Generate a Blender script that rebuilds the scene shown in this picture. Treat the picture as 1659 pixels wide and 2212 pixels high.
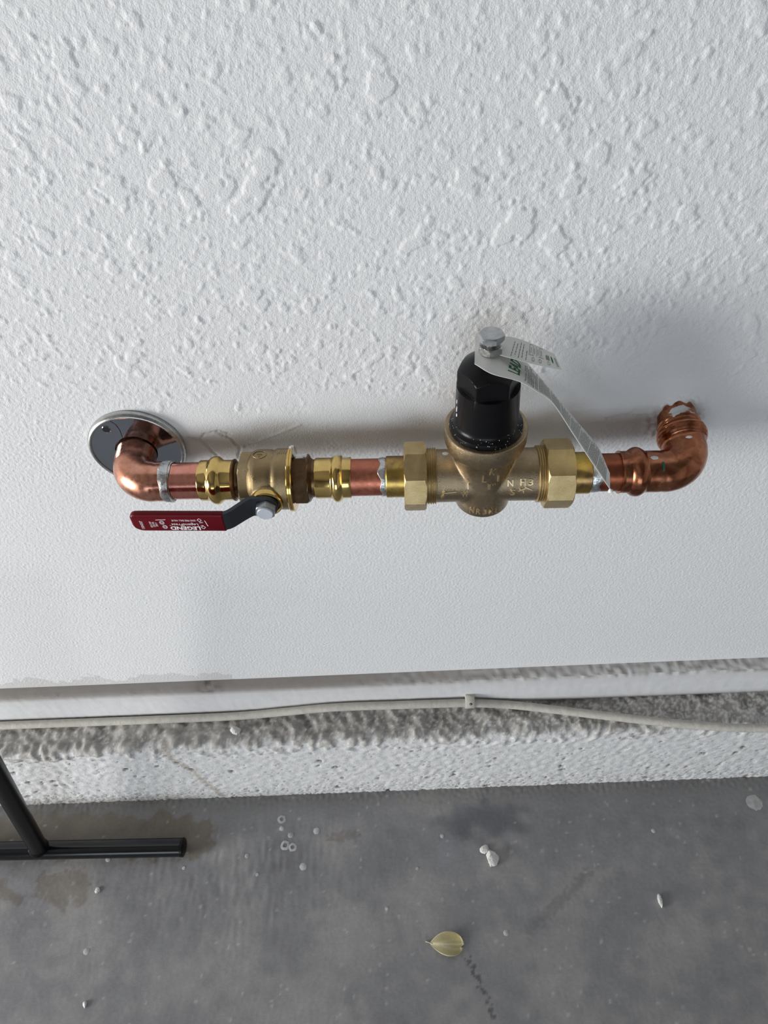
import bpy, bmesh, math, random
import numpy as np
from mathutils import Vector, Matrix
from mathutils.bvhtree import BVHTree

for o in list(bpy.data.objects):
    bpy.data.objects.remove(o)
SC = bpy.context.scene
COL = SC.collection
MM = 0.001
ZF = 602.0          # local zero height (pipe axis) above the floor, in mm


def W(p):
    """local millimetres (pipe axis at z=0) -> world metres (floor at z=0)"""
    p = np.asarray(p, float)
    return np.stack([p[..., 0], p[..., 1], p[..., 2] + ZF], -1) * MM


# ------------------------------------------------------------------ camera
cd = bpy.data.cameras.new('camera')
cam = bpy.data.objects.new('camera', cd)
COL.objects.link(cam)
yaw, pitch, roll = math.radians(.87), math.radians(48.88), math.radians(-3.09)
fw = Vector((-math.sin(yaw) * math.cos(pitch), math.cos(yaw) * math.cos(pitch), -math.sin(pitch)))
rt = fw.cross(Vector((0, 0, 1))).normalized()
up = rt.cross(fw)
rt, up = rt * math.cos(roll) + up * math.sin(roll), up * math.cos(roll) - rt * math.sin(roll)
M = Matrix((rt, up, -fw)).transposed().to_4x4()
M.translation = Vector(W((6.4, -437.9, 410.4)))
cam.matrix_world = M
cd.sensor_fit = 'HORIZONTAL'
cd.sensor_width = 36
cd.lens = 36 * 1600 / 1659
cd.clip_start = .01
SC.camera = cam

# ------------------------------------------------------------------ light
w = bpy.data.worlds.new('world')
SC.world = w
w.use_nodes = True
w.node_tree.nodes['Background'].inputs[0].default_value = (.62, .74, 1, 1)
w.node_tree.nodes['Background'].inputs[1].default_value = .3


def area(name, loc, target, sx, sy, power, color):
    l = bpy.data.lights.new(name, 'AREA')
    l.shape = 'RECTANGLE'
    l.size, l.size_y, l.energy, l.color = sx, sy, power, color
    o = bpy.data.objects.new(name, l)
    COL.objects.link(o)
    o.location = loc
    o.rotation_euler = (Vector(target) - Vector(loc)).to_track_quat('-Z', 'Y').to_euler()
    return o


area('daylight_side_doorway', (-2.9, -1.15, .60), (0, -1.15, .60), 1.3, 1.1, 108, (1, .985, .955))
area('daylight_garage_opening', (-.5, -3.9, .70), (-.5, 0, .70), 3.2, 1.3, 38, (.77, .885, 1))
SC.view_settings.view_transform = 'Standard'
SC.view_settings.look = 'None'
SC.view_settings.exposure = .08
SC.cycles.max_bounces = 5
SC.cycles.diffuse_bounces = 3
SC.cycles.glossy_bounces = 4
SC.view_settings.gamma = 1
SC.view_settings.use_curve_mapping = False


# ------------------------------------------------------------------ materials
def nt(name):
    m = bpy.data.materials.new(name)
    m.use_nodes = True
    n = m.node_tree
    return m, n, n.nodes['Principled BSDF']


def noise_node(n, scale, detail=4, rough=.55, stretch=None, dist=0):
    tc = n.nodes.new('ShaderNodeTexCoord')
    mp = n.nodes.new('ShaderNodeMapping')
    n.links.new(tc.outputs['Object'], mp.inputs[0])
    if stretch:
        mp.inputs['Scale'].default_value = stretch
    t = n.nodes.new('ShaderNodeTexNoise')
    t.inputs['Scale'].default_value = scale
    t.inputs['Detail'].default_value = detail
    t.inputs['Roughness'].default_value = rough
    t.inputs['Distortion'].default_value = dist
    n.links.new(mp.outputs[0], t.inputs[0])
    return t


def ramp(n, src, stops):
    r = n.nodes.new('ShaderNodeValToRGB')
    e = r.color_ramp.elements
    while len(e) < len(stops):
        e.new(.5)
    for i, (p, c) in enumerate(stops):
        e[i].position = p
        e[i].color = (c[0], c[1], c[2], 1)
    n.links.new(src, r.inputs[0])
    return r


def bump(n, b, src, strength, dist, prev=None):
    k = n.nodes.new('ShaderNodeBump')
    k.inputs['Strength'].default_value = strength
    k.inputs['Distance'].default_value = dist
    n.links.new(src, k.inputs['Height'])
    if prev:
        n.links.new(prev.outputs[0], k.inputs['Normal'])
    n.links.new(k.outputs[0], b.inputs['Normal'])
    return k


def metal(name, stops, scale, rough, rvar=.12, bscale=0, bdist=0, metallic=1.0, stretch=None, dist=.4):
    m, n, b = nt(name)
    t = noise_node(n, scale, 6, .6, stretch, dist)
    r = ramp(n, t.outputs[0], stops)
    n.links.new(r.outputs[0], b.inputs['Base Color'])
    b.inputs['Metallic'].default_value = metallic
    t2 = noise_node(n, scale * 2.3, 4)
    mr = n.nodes.new('ShaderNodeMapRange')
    mr.inputs[1].default_value, mr.inputs[2].default_value = .3, .7
    mr.inputs[3].default_value, mr.inputs[4].default_value = rough - rvar, rough + rvar
    n.links.new(t2.outputs[0], mr.inputs[0])
    n.links.new(mr.outputs[0], b.inputs['Roughness'])
    if bscale:
        t3 = noise_node(n, bscale, 3, .5)
        bump(n, b, t3.outputs[0], 1, bdist)
    return m


def plain(name, col, rough=.5, metallic=0, bscale=0, bdist=0, spec=.5, var=0):
    m, n, b = nt(name)
    b.inputs['Base Color'].default_value = (*col, 1)
    b.inputs['Roughness'].default_value = rough
    b.inputs['Metallic'].default_value = metallic
    b.inputs['Specular IOR Level'].default_value = spec
    if var:
        t = noise_node(n, 120, 5)
        r = ramp(n, t.outputs[0], [(.3, [c * (1 - var) for c in col]), (.7, [min(1, c * (1 + var)) for c in col])])
        n.links.new(r.outputs[0], b.inputs['Base Color'])
    if bscale:
        t3 = noise_node(n, bscale, 3, .5)
        bump(n, b, t3.outputs[0], 1, bdist)
    return m


def attr_mat(name, rough=.8, nscale=300, nvar=.15, bscale=0, bdist=0, stretch=None):
    """colour comes from a point colour attribute, with fine procedural grain on top"""
    m, n, b = nt(name)
    a = n.nodes.new('ShaderNodeVertexColor')
    a.layer_name = 'tint'
    t = noise_node(n, nscale, 3, .6, stretch)
    r = ramp(n, t.outputs[0], [(.25, [1 - nvar] * 3), (.75, [1 + nvar * .6] * 3)])
    mx = n.nodes.new('ShaderNodeMix')
    mx.data_type = 'RGBA'
    mx.blend_type = 'MULTIPLY'
    mx.inputs[0].default_value = 1
    n.links.new(a.outputs[0], mx.inputs[6])
    n.links.new(r.outputs[0], mx.inputs[7])
    n.links.new(mx.outputs[2], b.inputs['Base Color'])
    b.inputs['Roughness'].default_value = rough
    b.inputs['Specular IOR Level'].default_value = .3
    if bscale:
        t3 = noise_node(n, bscale, 3, .6)
        bump(n, b, t3.outputs[0], 1, bdist)
    return m


MT = {}
MT['wall'] = attr_mat('white_textured_plaster', .62, 60, .02, 900, .0004)
MT['plain_wall'] = plain('plain_plaster', (.38, .37, .36), .8, var=.03)
MT['ceiling'] = plain('ceiling_paint', (.16, .15, .14), .9, var=.03)
MT['board'] = attr_mat('painted_board', .5, 90, .05, 500, .00015)
MT['curb'] = attr_mat('rough_painted_concrete', .9, 260, .10, 420, .00045)
MT['floor'] = attr_mat('grey_concrete', .72, 300, .09, 700, .00012)
MT['copper'] = metal('bright_copper', [(.25, (.36, .15, .10)), (.5, (.60, .28, .19)), (.75, (.75, .40, .30))], 90, .27, .09)
MT['copper_pink'] = metal('clean_pink_copper', [(.3, (.66, .27, .20)), (.7, (.80, .36, .29))], 110, .24, .06, stretch=(3, 1, 1))
MT['copper_red'] = metal('dull_red_copper', [(.3, (.42, .14, .09)), (.7, (.55, .21, .14))], 120, .42, .1)
MT['copper_brown'] = metal('browned_copper', [(.25, (.17, .055, .03)), (.48, (.38, .145, .075)), (.75, (.58, .26, .155))], 75, .24, .1, dist=1.2)
MT['copper_heat'] = metal('heat_stained_copper', [(.3, (.26, .07, .04)), (.6, (.40, .14, .07)), (.8, (.5, .3, .2))], 70, .38, .1)
MT['solder'] = metal('grey_solder', [(.3, (.42, .43, .42)), (.7, (.74, .75, .75))], 160, .35, .1, 400, .0005)
MT['brass'] = metal('polished_brass', [(.3, (.60, .41, .13)), (.7, (.82, .60, .24))], 70, .13, .05)
MT['brass_cast'] = metal('sandcast_brass', [(.25, (.25, .185, .10)), (.7, (.40, .30, .165))], 60, .31, .05, 2400, .0002)
MT['bronze'] = metal('sandcast_bronze', [(.25, (.31, .235, .145)), (.7, (.44, .345, .225))], 60, .27, .04, 2300, .00024)
MT['bronze_nut'] = metal('forged_brass_nut', [(.3, (.46, .34, .16)), (.7, (.62, .48, .25))], 80, .38, .06, 2000, .00013)
MT['brass_yellow'] = metal('yellow_brass_tailpiece', [(.36, (.26, .15, .10)), (.5, (.48, .33, .09)), (.72, (.66, .49, .12))], 42, .3, .08)
MT['brass_dark'] = metal('dark_brown_brass', [(.3, (.10, .06, .03)), (.7, (.22, .14, .08))], 90, .36, .08)
MT['chrome'] = plain('chrome', (.36, .385, .43), .05, 1)  # base darkened to stand in for the dark surroundings the plate mirrors
MT['letter'] = metal('polished_glint_bronze', [(.3, (.62, .5, .3)), (.7, (.75, .6, .38))], 90, .42, .05)  # bronze lightened so the polished letters carry their glints in the colour
MT['rim'] = metal('reflection_lit_rim', [(.3, (.40, .40, .39)), (.7, (.56, .56, .55))], 150, .30, .06)  # lighter than the plate face: the reflected bright wall is painted in
MT['nickel'] = metal('worn_zinc_plate', [(.3, (.40, .40, .395)), (.7, (.60, .60, .595))], 220, .3, .08)
MT['zinc'] = metal('dull_zinc_plate', [(.3, (.36, .37, .38)), (.7, (.55, .56, .57))], 200, .42, .08)
MT['steel_face'] = plain('brushed_stud_face', (.62, .66, .72), .5, .3)
MT['black'] = plain('black_plastic_coat', (.004, .004, .0048), .3, 0, 1500, .00006, .22)
MT['handle_steel'] = plain('dark_coated_steel', (.05, .055, .065), .38, .5)
MT['red'] = plain('dark_red_vinyl', (.105, .001, .006), .36, 0, 900, .00004, .2)
MT['print'] = plain('white_print', (.8, .78, .8), .6)
MT['paper'] = plain('white_paper', (.78, .79, .76), .7, var=.03)
MT['ink'] = plain('grey_ink', (.17, .2, .17), .7)
MT['ink_green'] = plain('green_ink', (.01, .16, .06), .7)
MT['paint'] = plain('white_paint', (.80, .81, .80), .55, var=.06)
MT['paint_spot'] = plain('dry_paint_spot', (.42, .43, .43), .8, var=.25)
MT['cable'] = plain('dusty_beige_cable', (.50, .48, .43), .65, var=.12, bscale=300, bdist=.0004)
MT['tube'] = plain('black_painted_tube', (.004, .0044, .0055), .32, var=.3, spec=.14)
MT['tube_gloss'] = plain('black_gloss_tube', (.004, .0046, .006), .16, var=.3, spec=.5)
MT['hole'] = plain('black_hole', (.004, .004, .004), .9)
MT['green_mark'] = plain('green_marker', (.01, .09, .05), .5)
MT['plaster_crumb'] = plain('plaster_crumb', (.66, .66, .63), .9, var=.12, bscale=500, bdist=.0008)
MT['leaf'] = attr_mat('dry_leaf', .5, 500, .12, 600, .0001)
MT['leaf_stem'] = plain('leaf_stem', (.5, .47, .36), .7)
MT['torn'] = plain('grey_torn_plaster', (.45, .45, .44), .8, var=.2)


# ------------------------------------------------------------------ helpers
def tag(o, label=None, cat=None, group=None, kind=None):
    if label: o['label'] = label
    if cat: o['category'] = cat
    if group: o['group'] = group
    if kind: o['kind'] = kind
    return o


def thing(name, base, label, cat, group=None):
    o = bpy.data.objects.new(name, None)
    COL.objects.link(o)
    o.empty_display_size = .01
    o.location = Vector(W(base))
    return tag(o, label, cat, group)


def mk(name, v, f, mat, parent=None, sharp=35, smooth=True, label=None, origin=None, colors=None):
    """v in local millimetres (world frame), parts get the parent's base as origin"""
    wv = W(np.asarray(v, float))
    par = parent
    base = np.zeros(3)
    if origin is not None:
        base = W(np.asarray(origin, float))
    q = par
    off = np.zeros(3)
    while q is not None:
        off = off + np.array(q.location)
        q = q.parent
    loc = base - off if origin is not None else np.zeros(3)
    real = off + loc
    me = bpy.data.meshes.new(name)
    lv = wv - real
    if isinstance(f, np.ndarray):
        nf, k = f.shape
        me.vertices.add(len(lv))
        me.vertices.foreach_set('co', lv.astype(np.float32).ravel())
        me.loops.add(nf * k)
        me.loops.foreach_set('vertex_index', f.astype(np.int32).ravel())
        me.polygons.add(nf)
        me.polygons.foreach_set('loop_start', np.arange(0, nf * k, k, dtype=np.int32))
        me.polygons.foreach_set('loop_total', np.full(nf, k, dtype=np.int32))
        me.polygons.foreach_set('use_smooth', np.ones(nf, dtype=bool))
        me.update(calc_edges=True)
        me.validate()
    else:
        me.from_pydata([tuple(a) for a in lv], [], [list(a) for a in f])
        bm = bmesh.new()
        bm.from_mesh(me)
        bmesh.ops.remove_doubles(bm, verts=bm.verts, dist=1e-6)
        bmesh.ops.recalc_face_normals(bm, faces=bm.faces)
        c = math.radians(sharp)
        for fa in bm.faces:
            fa.smooth = smooth
        for e in bm.edges:
            e.smooth = not (len(e.link_faces) == 2 and e.calc_face_angle(0) > c)
        bm.to_mesh(me)
        bm.free()
    if colors is not None:
        ca = me.color_attributes.new('tint', 'FLOAT_COLOR', 'POINT')
        cc = np.ones((len(colors), 4), np.float32)
        cc[:, :3] = colors
        ca.data.foreach_set('color', cc.ravel())
    me.materials.append(MT[mat])
    o = bpy.data.objects.new(name, me)
    COL.objects.link(o)
    if par: o.parent = par
    o.location = Vector(loc)
    if label: o['label'] = label
    return o


class Frame:
    def __init__(s, O, U, V, Z):
        s.O, s.U, s.V, s.Z = [np.asarray(a, float) for a in (O, U, V, Z)]

    def pt(s, a, r, th):
        a, r, th = np.broadcast_arrays(a, r, th)
        return s.O + a[..., None] * s.U + (r * np.cos(th))[..., None] * s.V + (r * np.sin(th))[..., None] * s.Z


u = np.array([1, -.0313, 0]); u /= np.linalg.norm(u)
PIPE = Frame((0, -43.9, 0), u, (u[1], -u[0], 0), (0, 0, 1))     # s along the pipe, theta 0 = towards the room, 90 = up


def grid_faces(nu, nv, close_v=True, flip=False):
    f = []
    for i in range(nu - 1):
        for j in range(nv if close_v else nv - 1):
            k = (j + 1) % nv
            q = [i * nv + j, i * nv + k, (i + 1) * nv + k, (i + 1) * nv + j]
            f.append(q[::-1] if flip else q)
    return f


def rev(fr, S, R, n=64, cap=True, th0=0):
    """surface of revolution; R is a list of numbers or of functions of theta"""
    th = np.linspace(0, 2 * np.pi, n, endpoint=False) + th0
    V = []
    for a, r in zip(S, R):
        rr = r(th) if callable(r) else np.full(n, float(r))
        V.append(fr.pt(np.full(n, float(a)), rr, th))
    V = np.concatenate(V)
    F = grid_faces(len(S), n)
    if cap:
        F.append(list(range(n))[::-1])
        F.append(list(range((len(S) - 1) * n, len(S) * n)))
    return V, F


def poly_r(k, R, phase):
    a = np.pi / k
    return lambda th: R * np.cos(a) / np.cos(((th - phase) % (2 * a)) - a)


def polynut(fr, s0, s1, k, R, phase_deg, ch=1.5, mid=5, n=96):
    """polygonal nut with turned chamfers on both ends"""
    ph = math.radians(phase_deg)
    pr = poly_r(k, R, ph)
    S = [s0, s0]
    Rr = [R * .55, lambda th: np.minimum(pr(th), R - ch)]
    m = 7
    for i in range(1, m + 1):
        t = i / m
        S.append(s0 + ch * .75 * t)
        Rr.append(lambda th, t=t: np.minimum(pr(th), R - ch * (1 - t)))
    for i in range(m, -1, -1):
        t = i / m
        S.append(s1 - ch * .75 * t)
        Rr.append(lambda th, t=t: np.minimum(pr(th), R - ch * (1 - t)))
    S.append(s1)
    Rr.append(R * .55)
    return rev(fr, S, Rr, n, True, ph)


def tube(path, radii, n=32, cap=True):
    """swept tube along 3-D points with parallel transport"""
    P = np.asarray(path, float)
    T = np.gradient(P, axis=0)
    T /= np.linalg.norm(T, axis=1)[:, None]
    a = np.array([0, 0, 1.]) if abs(T[0][2]) < .9 else np.array([0, 1., 0])
    N = np.cross(T[0], a); N /= np.linalg.norm(N)
    if np.isscalar(radii): radii = [radii] * len(P)
    th = np.linspace(0, 2 * np.pi, n, endpoint=False)
    V = []
    for p, t, r in zip(P, T, radii):
        N = N - t * (N @ t); N /= np.linalg.norm(N)
        B = np.cross(t, N)
        rr = r(th) if callable(r) else r
        V.append(p + (np.cos(th) * rr)[:, None] * N + (np.sin(th) * rr)[:, None] * B)
    V = np.concatenate(V)
    F = grid_faces(len(P), n)
    if cap:
        F.append(list(range(n))[::-1]); F.append(list(range((len(P) - 1) * n, len(P) * n)))
    return V, F


def catmull(P, k=8):
    P = np.asarray(P, float)
    Q = np.vstack([2 * P[0] - P[1], P, 2 * P[-1] - P[-2]])
    out = []
    for i in range(1, len(Q) - 2):
        for t in np.linspace(0, 1, k, endpoint=False):
            p0, p1, p2, p3 = Q[i - 1:i + 3]
            out.append(.5 * (2 * p1 + (p2 - p0) * t + (2 * p0 - 5 * p1 + 4 * p2 - p3) * t ** 2 + (3 * p1 - p0 - 3 * p2 + p3) * t ** 3))
    out.append(P[-1])
    return np.array(out)


def join(*vf):
    V, F, k = [], [], 0
    for v, f in vf:
        V.append(np.asarray(v)); F += [[i + k for i in q] for q in f]; k += len(v)
    return np.concatenate(V), F


def remeshed(v, f, voxel, smooth_it):
    """voxel union of overlapping solids with softened joints; returns mm verts and faces"""
    me = bpy.data.meshes.new('tmp')
    me.from_pydata([tuple(a) for a in v], [], [list(q) for q in f])
    bm = bmesh.new(); bm.from_mesh(me)
    bmesh.ops.remove_doubles(bm, verts=bm.verts, dist=1e-5)
    bmesh.ops.recalc_face_normals(bm, faces=bm.faces); bm.to_mesh(me); bm.free()
    o = bpy.data.objects.new('tmp', me); COL.objects.link(o)
    r = o.modifiers.new('r', 'REMESH'); r.mode = 'VOXEL'; r.voxel_size = voxel
    s = o.modifiers.new('s', 'SMOOTH'); s.factor = .5; s.iterations = smooth_it
    dg = bpy.context.evaluated_depsgraph_get()
    m2 = bpy.data.meshes.new_from_object(o.evaluated_get(dg))
    nv = np.empty(len(m2.vertices) * 3, np.float32); m2.vertices.foreach_get('co', nv)
    faces = [list(p.vertices) for p in m2.polygons]
    bpy.data.objects.remove(o)
    return nv.reshape(-1, 3).astype(float), faces


def text2d(s, bold=0.0, depth=0.0):
    """glyph mesh of a string normalised to the unit box"""
    cu = bpy.data.curves.new('t', 'FONT')
    cu.body = s; cu.size = 1; cu.offset = bold; cu.extrude = depth; cu.resolution_u = 3
    o = bpy.data.objects.new('t', cu); COL.objects.link(o)
    dg = bpy.context.evaluated_depsgraph_get()
    m = bpy.data.meshes.new_from_object(o.evaluated_get(dg))
    v = np.array([x.co[:] for x in m.vertices]); f = [list(p.vertices) for p in m.polygons]
    bpy.data.objects.remove(o)
    lo, hi = v.min(0), v.max(0)
    v[:, 0] = (v[:, 0] - lo[0]) / (hi[0] - lo[0]); v[:, 1] = (v[:, 1] - lo[1]) / (hi[1] - lo[1])
    return v, f


def fnoise(nx, nz, dx, dz, wl, seed, bw=.45):
    """band-limited noise field, unit variance; wl in mm"""
    r = np.random.default_rng(seed)
    n = r.standard_normal((nx, nz))
    kx = np.fft.fftfreq(nx, dx)[:, None]; kz = np.fft.rfftfreq(nz, dz)[None, :]
    k = np.sqrt(kx ** 2 + kz ** 2); k0 = 1 / wl
    y = np.fft.irfft2(np.fft.rfft2(n) * np.exp(-((k - k0) / (bw * k0)) ** 2), s=(nx, nz))
    return y / y.std()


def sstep(a, b, x):
    t = np.clip((x - a) / (b - a), 0, 1)
    return t * t * (3 - 2 * t)


def segdist(X, Z, P):
    d = np.full(X.shape, 1e9)
    for (x0, z0), (x1, z1) in zip(P[:-1], P[1:]):
        dx, dz = x1 - x0, z1 - z0
        t = np.clip(((X - x0) * dx + (Z - z0) * dz) / (dx * dx + dz * dz + 1e-9), 0, 1)
        d = np.minimum(d, np.hypot(X - x0 - t * dx, Z - z0 - t * dz))
    return d


def gfaces_np(nx, nz):
    i = np.arange(nx - 1)[:, None] * nz + np.arange(nz - 1)[None, :]
    return np.stack([i, i + nz, i + nz + 1, i + 1], -1).reshape(-1, 4)


def box(x0, x1, y0, y1, z0, z1):
    v = [(x, y, z) for x in (x0, x1) for y in (y0, y1) for z in (z0, z1)]
    f = [(0, 1, 3, 2), (4, 6, 7, 5), (0, 4, 5, 1), (2, 3, 7, 6), (0, 2, 6, 4), (1, 5, 7, 3)]
    return np.array(v, float), f


rng = np.random.default_rng(7)
random.seed(5)

# ------------------------------------------------------------------ the wall
D = 1.05
xs = np.arange(-495, 475, D); zs = np.arange(-384, 312, D)
nx, nz = len(xs), len(zs)
X, Z = np.meshgrid(xs, zs, indexing='ij')
soft = fnoise(nx, nz, D, D, 40, 3)
fine = fnoise(nx, nz, D, D, 3.4, 1); mid = fnoise(nx, nz, D, D, 7.5, 2); b1 = fnoise(nx, nz, D, D, 10, 4); b2 = fnoise(nx, nz, D, D, 15, 5)
upper = sstep(15, 70, Z + soft * 12)                      # splatter only above the pipe run
lower = 1 - sstep(-60, -10, Z)
# hand-trowelled smooth patch round the pipe run
patch = sstep(-14, 2, Z + soft * 4) * (1 - sstep(30, 62, Z + soft * 10 - 18 * sstep(60, 200, X))) * sstep(-172, -150, X) * (1 - sstep(232, 262, X + soft * 6))
hgt = fine * (.125 - .035 * upper) + mid * .035
blob = sstep(1.5, 1.62, b1 + .3 * mid) * .34 + sstep(1.35, 1.45, b2 + .2 * mid) * .42
hgt = hgt * (1 - .25 * lower) + blob * upper * (.85 + .3 * soft.clip(-1, 1))
bl = []
for i in range(300):
    bx, bz = rng.uniform(-250, 300), rng.uniform(60, 305)
    R = rng.choice([1.8, 2.6, 3.6, 5, 6.6], p=[.32, .28, .22, .13, .05])
    bl.append((bx, bz, R, rng.uniform(.7, 1.5), rng.uniform(0, 3.14)))
bl += [(-66, 208, 11, 1.5, 1.1), (-76, 196, 8, 1.2, .6), (-58, 222, 8, 1, 0), (95, 178, 10, .8, .3), (86, 172, 8, 1.2, 1), (118, 164, 9, 1, .4), (60, 205, 9, 1, 1), (-150, 210, 9, 1, 0), (-120, 213, 8, 1.1, .5), (108, 245, 10, 1, .6), (160, 200, 9, 1.1, .8), (10, 260, 8, 1, .3)]
for bx, bz, R, asp, an in bl:
    i0, i1 = np.searchsorted(xs, [bx - 2.2 * R, bx + 2.2 * R]); j0, j1 = np.searchsorted(zs, [bz - 2.2 * R, bz + 2.2 * R])
    if i1 - i0 < 2 or j1 - j0 < 2: continue
    dx, dz = X[i0:i1, j0:j1] - bx, Z[i0:i1, j0:j1] - bz
    p, q = (dx * math.cos(an) + dz * math.sin(an)) / asp, (-dx * math.sin(an) + dz * math.cos(an)) * asp
    d = np.hypot(p, q) / R + .16 * b1[i0:i1, j0:j1] + .10 * mid[i0:i1, j0:j1]
    k = (1 - sstep(.86, 1.0, d))
    hgt[i0:i1, j0:j1] = hgt[i0:i1, j0:j1] * (1 - .85 * k) + k * (.36 + .045 * R)
hgt = hgt * (1 - .86 * patch) + patch * (.05 * soft + .35)
cracks = [[(-160, 9.7), (-143.4, 7.4), (-139.6, 12.6), (-128.6, 13.8), (-119.5, 12.9)], [(-143, 5), (-138.4, -6.9), (-133.7, -11)],
          [(-129, 13), (-119.3, 6.8), (-115.2, .1), (-110.3, -3), (-103.1, -.6)], [(-113.8, -3.7), (-117.9, -14.9)], [(180, 10), (195, 14), (206, 11), (215, 13)], [(196, 14), (203, 20)]]
for c in cracks:
    c = [(a + rng.uniform(-1, 1), b + rng.uniform(-1, 1)) for a, b in c]
    hgt -= 1.2 * (1 - sstep(.3, 1.4, segdist(X, Z, c) + .35 * fine.clip(-1.5, 1.5)))
hgt += .5 * (1 - sstep(.2, 1.6, segdist(X, Z, [(-103, .2), (-80, 10), (-63, 18)])))          # proud trowel ridge
hgt += .4 * (1 - sstep(.2, 1.6, segdist(X, Z, [(150, 20), (178, 22), (200, 13), (214, 16)])))
rr = np.hypot(X - 236, Z - 8)
hgt += sstep(30, 17, rr) * (.9 + .8 * mid.clip(-1.5, 1.5)) * 1.2                              # torn plaster collar at the right pipe
ro = np.hypot(X + 195.5, Z - 2)
hgt = np.where(ro < 44, hgt * sstep(37, 44, ro), hgt)
hgt *= sstep(-384, -378, Z)
# colour: white paint, primer smears low on the wall
col = np.ones((nx, nz, 3)) * np.array([.80, .80, .805])
sm = (1 - sstep(-1.2, 1.2, Z + 368 + 5 * fnoise(nx, nz, D, D, 70, 21) + 2.0 * fnoise(nx, nz, D, D, 14, 22) + 40 * sstep(-230, -150, X)))
col = col * (1 - sm[..., None]) + sm[..., None] * np.array([.67, .66, .665])
# coarse border to the room corners
bx0 = np.array([-3200, -1800, -1000, -650]); bx1 = np.array([560, 800, 1300, 2200])
bz0 = np.array([-602, -447]); bz1 = np.array([360, 500, 900, 1900])
fx = np.concatenate([bx0, xs, bx1]); fz = np.concatenate([bz0, zs, bz1])
FX, FZ = np.meshgrid(fx, fz, indexing='ij')
H = np.zeros(FX.shape); H[4:4 + nx, 2:2 + nz] = hgt
C = np.ones(FX.shape + (3,)) * np.array([.80, .80, .805]); C[4:4 + nx, 2:2 + nz] = col
wall = mk('wall_back', np.stack([FX, -H, FZ], -1).reshape(-1, 3), gfaces_np(len(fx), len(fz)), 'wall', colors=C.reshape(-1, 3))
tag(wall, 'white textured plaster garage wall behind the pipe run', kind='structure')

# remaining shell of the garage, out of frame
v, f = box(-3300, 2300, -4300, 60, 1900, 1960)
tag(mk('ceiling', v, f, 'ceiling', smooth=False), 'plain garage ceiling', kind='structure')
v, f = box(2200, 2260, -4300, 0, -602, 1900)
tag(mk('wall_right', v, f, 'plain_wall', smooth=False), 'plain side wall of the garage', kind='structure')
v, f = box(-3300, 2300, -4300, -4240, -602, 1900)
tag(mk('wall_front', v, f, 'plain_wall', smooth=False), 'plain wall opposite the pipes', kind='structure')
v, f = box(-3260, -3200, -4240, 0, -602, 1900)
tag(mk('wall_left', v, f, 'plain_wall', smooth=False), 'plain side wall with the doorway', kind='structure')

# ------------------------------------------------------------------ floor
D = 2.2
xs = np.arange(-580, 540, D); ys = np.arange(-350, -40, D)
nx, ny = len(xs), len(ys)
X, Y = np.meshgrid(xs, ys, indexing='ij')
n1 = fnoise(nx, ny, D, D, 140, 31, .8); n2 = fnoise(nx, ny, D, D, 30, 32, .6); n3 = fnoise(nx, ny, D, D, 8, 33)
st = fnoise(nx, ny, D, D * .25, 10, 34, .5)                                                    # trowel streaks running to the wall
base = np.array([.245, .246, .256])
tone = 1 + .06 * n1 + .035 * n2 + .015 * n3 + .045 * st * np.exp(-((X + 210) / 130) ** 2 - ((Y + 160) / 70) ** 2)
col = tone[..., None] * base
warm = sstep(.0, 1.2, n1 + .4 * n2 - (Y + 200) / 120)
col = col * (1 - .5 * warm[..., None]) + .5 * warm[..., None] * tone[..., None] * np.array([.285, .272, .262])


def stain(mask, c, a):
    global col
    m = (mask * a)[..., None]
    col = col * (1 - m) + m * np.array(c) * tone[..., None]


# damp brown stain round the foot of the stand
d = segdist(X, Y, [(-600, -100), (-430, -100), (-275, -112)]) + 4 * n2 + 2 * n3
stain(1 - sstep(22, 30, d), (.2, .175, .14), .85)
d = np.minimum(np.hypot((X + 430) / 1.6, Y + 165) , np.hypot((X + 530) / 1.3, Y + 175)) + 5 * n2 + 2 * n3
stain(1 - sstep(20, 25, d), (.2, .18, .155), .75)
d = np.hypot((X - 112) / 2.0, (Y + 104) / .8) + 5 * n2
stain(1 - sstep(10, 42, d), (.12, .124, .14), .75)
d = np.hypot((X - 60) / 1.0, (Y + 140)) + 5 * n2
stain(1 - sstep(5, 22, d), (.32, .335, .38), .5)
d = segdist(X, Y, [(150, -235), (215, -190), (235, -172)]) + 2 * n3
stain(1 - sstep(2, 9, d), (.15, .15, .155), .5)
d = segdist(X, Y, [(-90, -118), (-60, -116)]) + 2 * n3
stain(1 - sstep(2, 9, d), (.17, .15, .135), .55)
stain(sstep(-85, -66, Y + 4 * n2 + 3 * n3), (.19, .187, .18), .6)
d = segdist(X, Y, [(75, -265), (82, -280), (92, -300), (96, -318)]) + 2.4 * n3
stain(1 - sstep(1, 3, d), (.07, .07, .075), .7)
for i in range(260):
    px_, py_, r_ = rng.uniform(-560, 520), rng.uniform(-345, -60), rng.choice([.8, 1.2, 1.8], p=[.6, .3, .1])
    i0, i1 = np.searchsorted(xs, [px_ - 6, px_ + 6]); j0, j1 = np.searchsorted(ys, [py_ - 6, py_ + 6])
    k = (1 - sstep(.3, 1, np.hypot(X[i0:i1, j0:j1] - px_, Y[i0:i1, j0:j1] - py_) / (r_ + 1.4)))[..., None]
    col[i0:i1, j0:j1] = col[i0:i1, j0:j1] * (1 - .5 * k) + .5 * k * np.array([.5, .5, .51])
zz = .05 * n3 + .12 * st * np.exp(-((X + 210) / 130) ** 2 - ((Y + 160) / 70) ** 2) + .4 * sstep(-80, -60, Y) * (n3 * .5 + .4)
edge = sstep(-350, -330, Y) * sstep(-580, -560, X) * (1 - sstep(510, 530, X))
zz = -ZF + zz * edge
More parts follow.
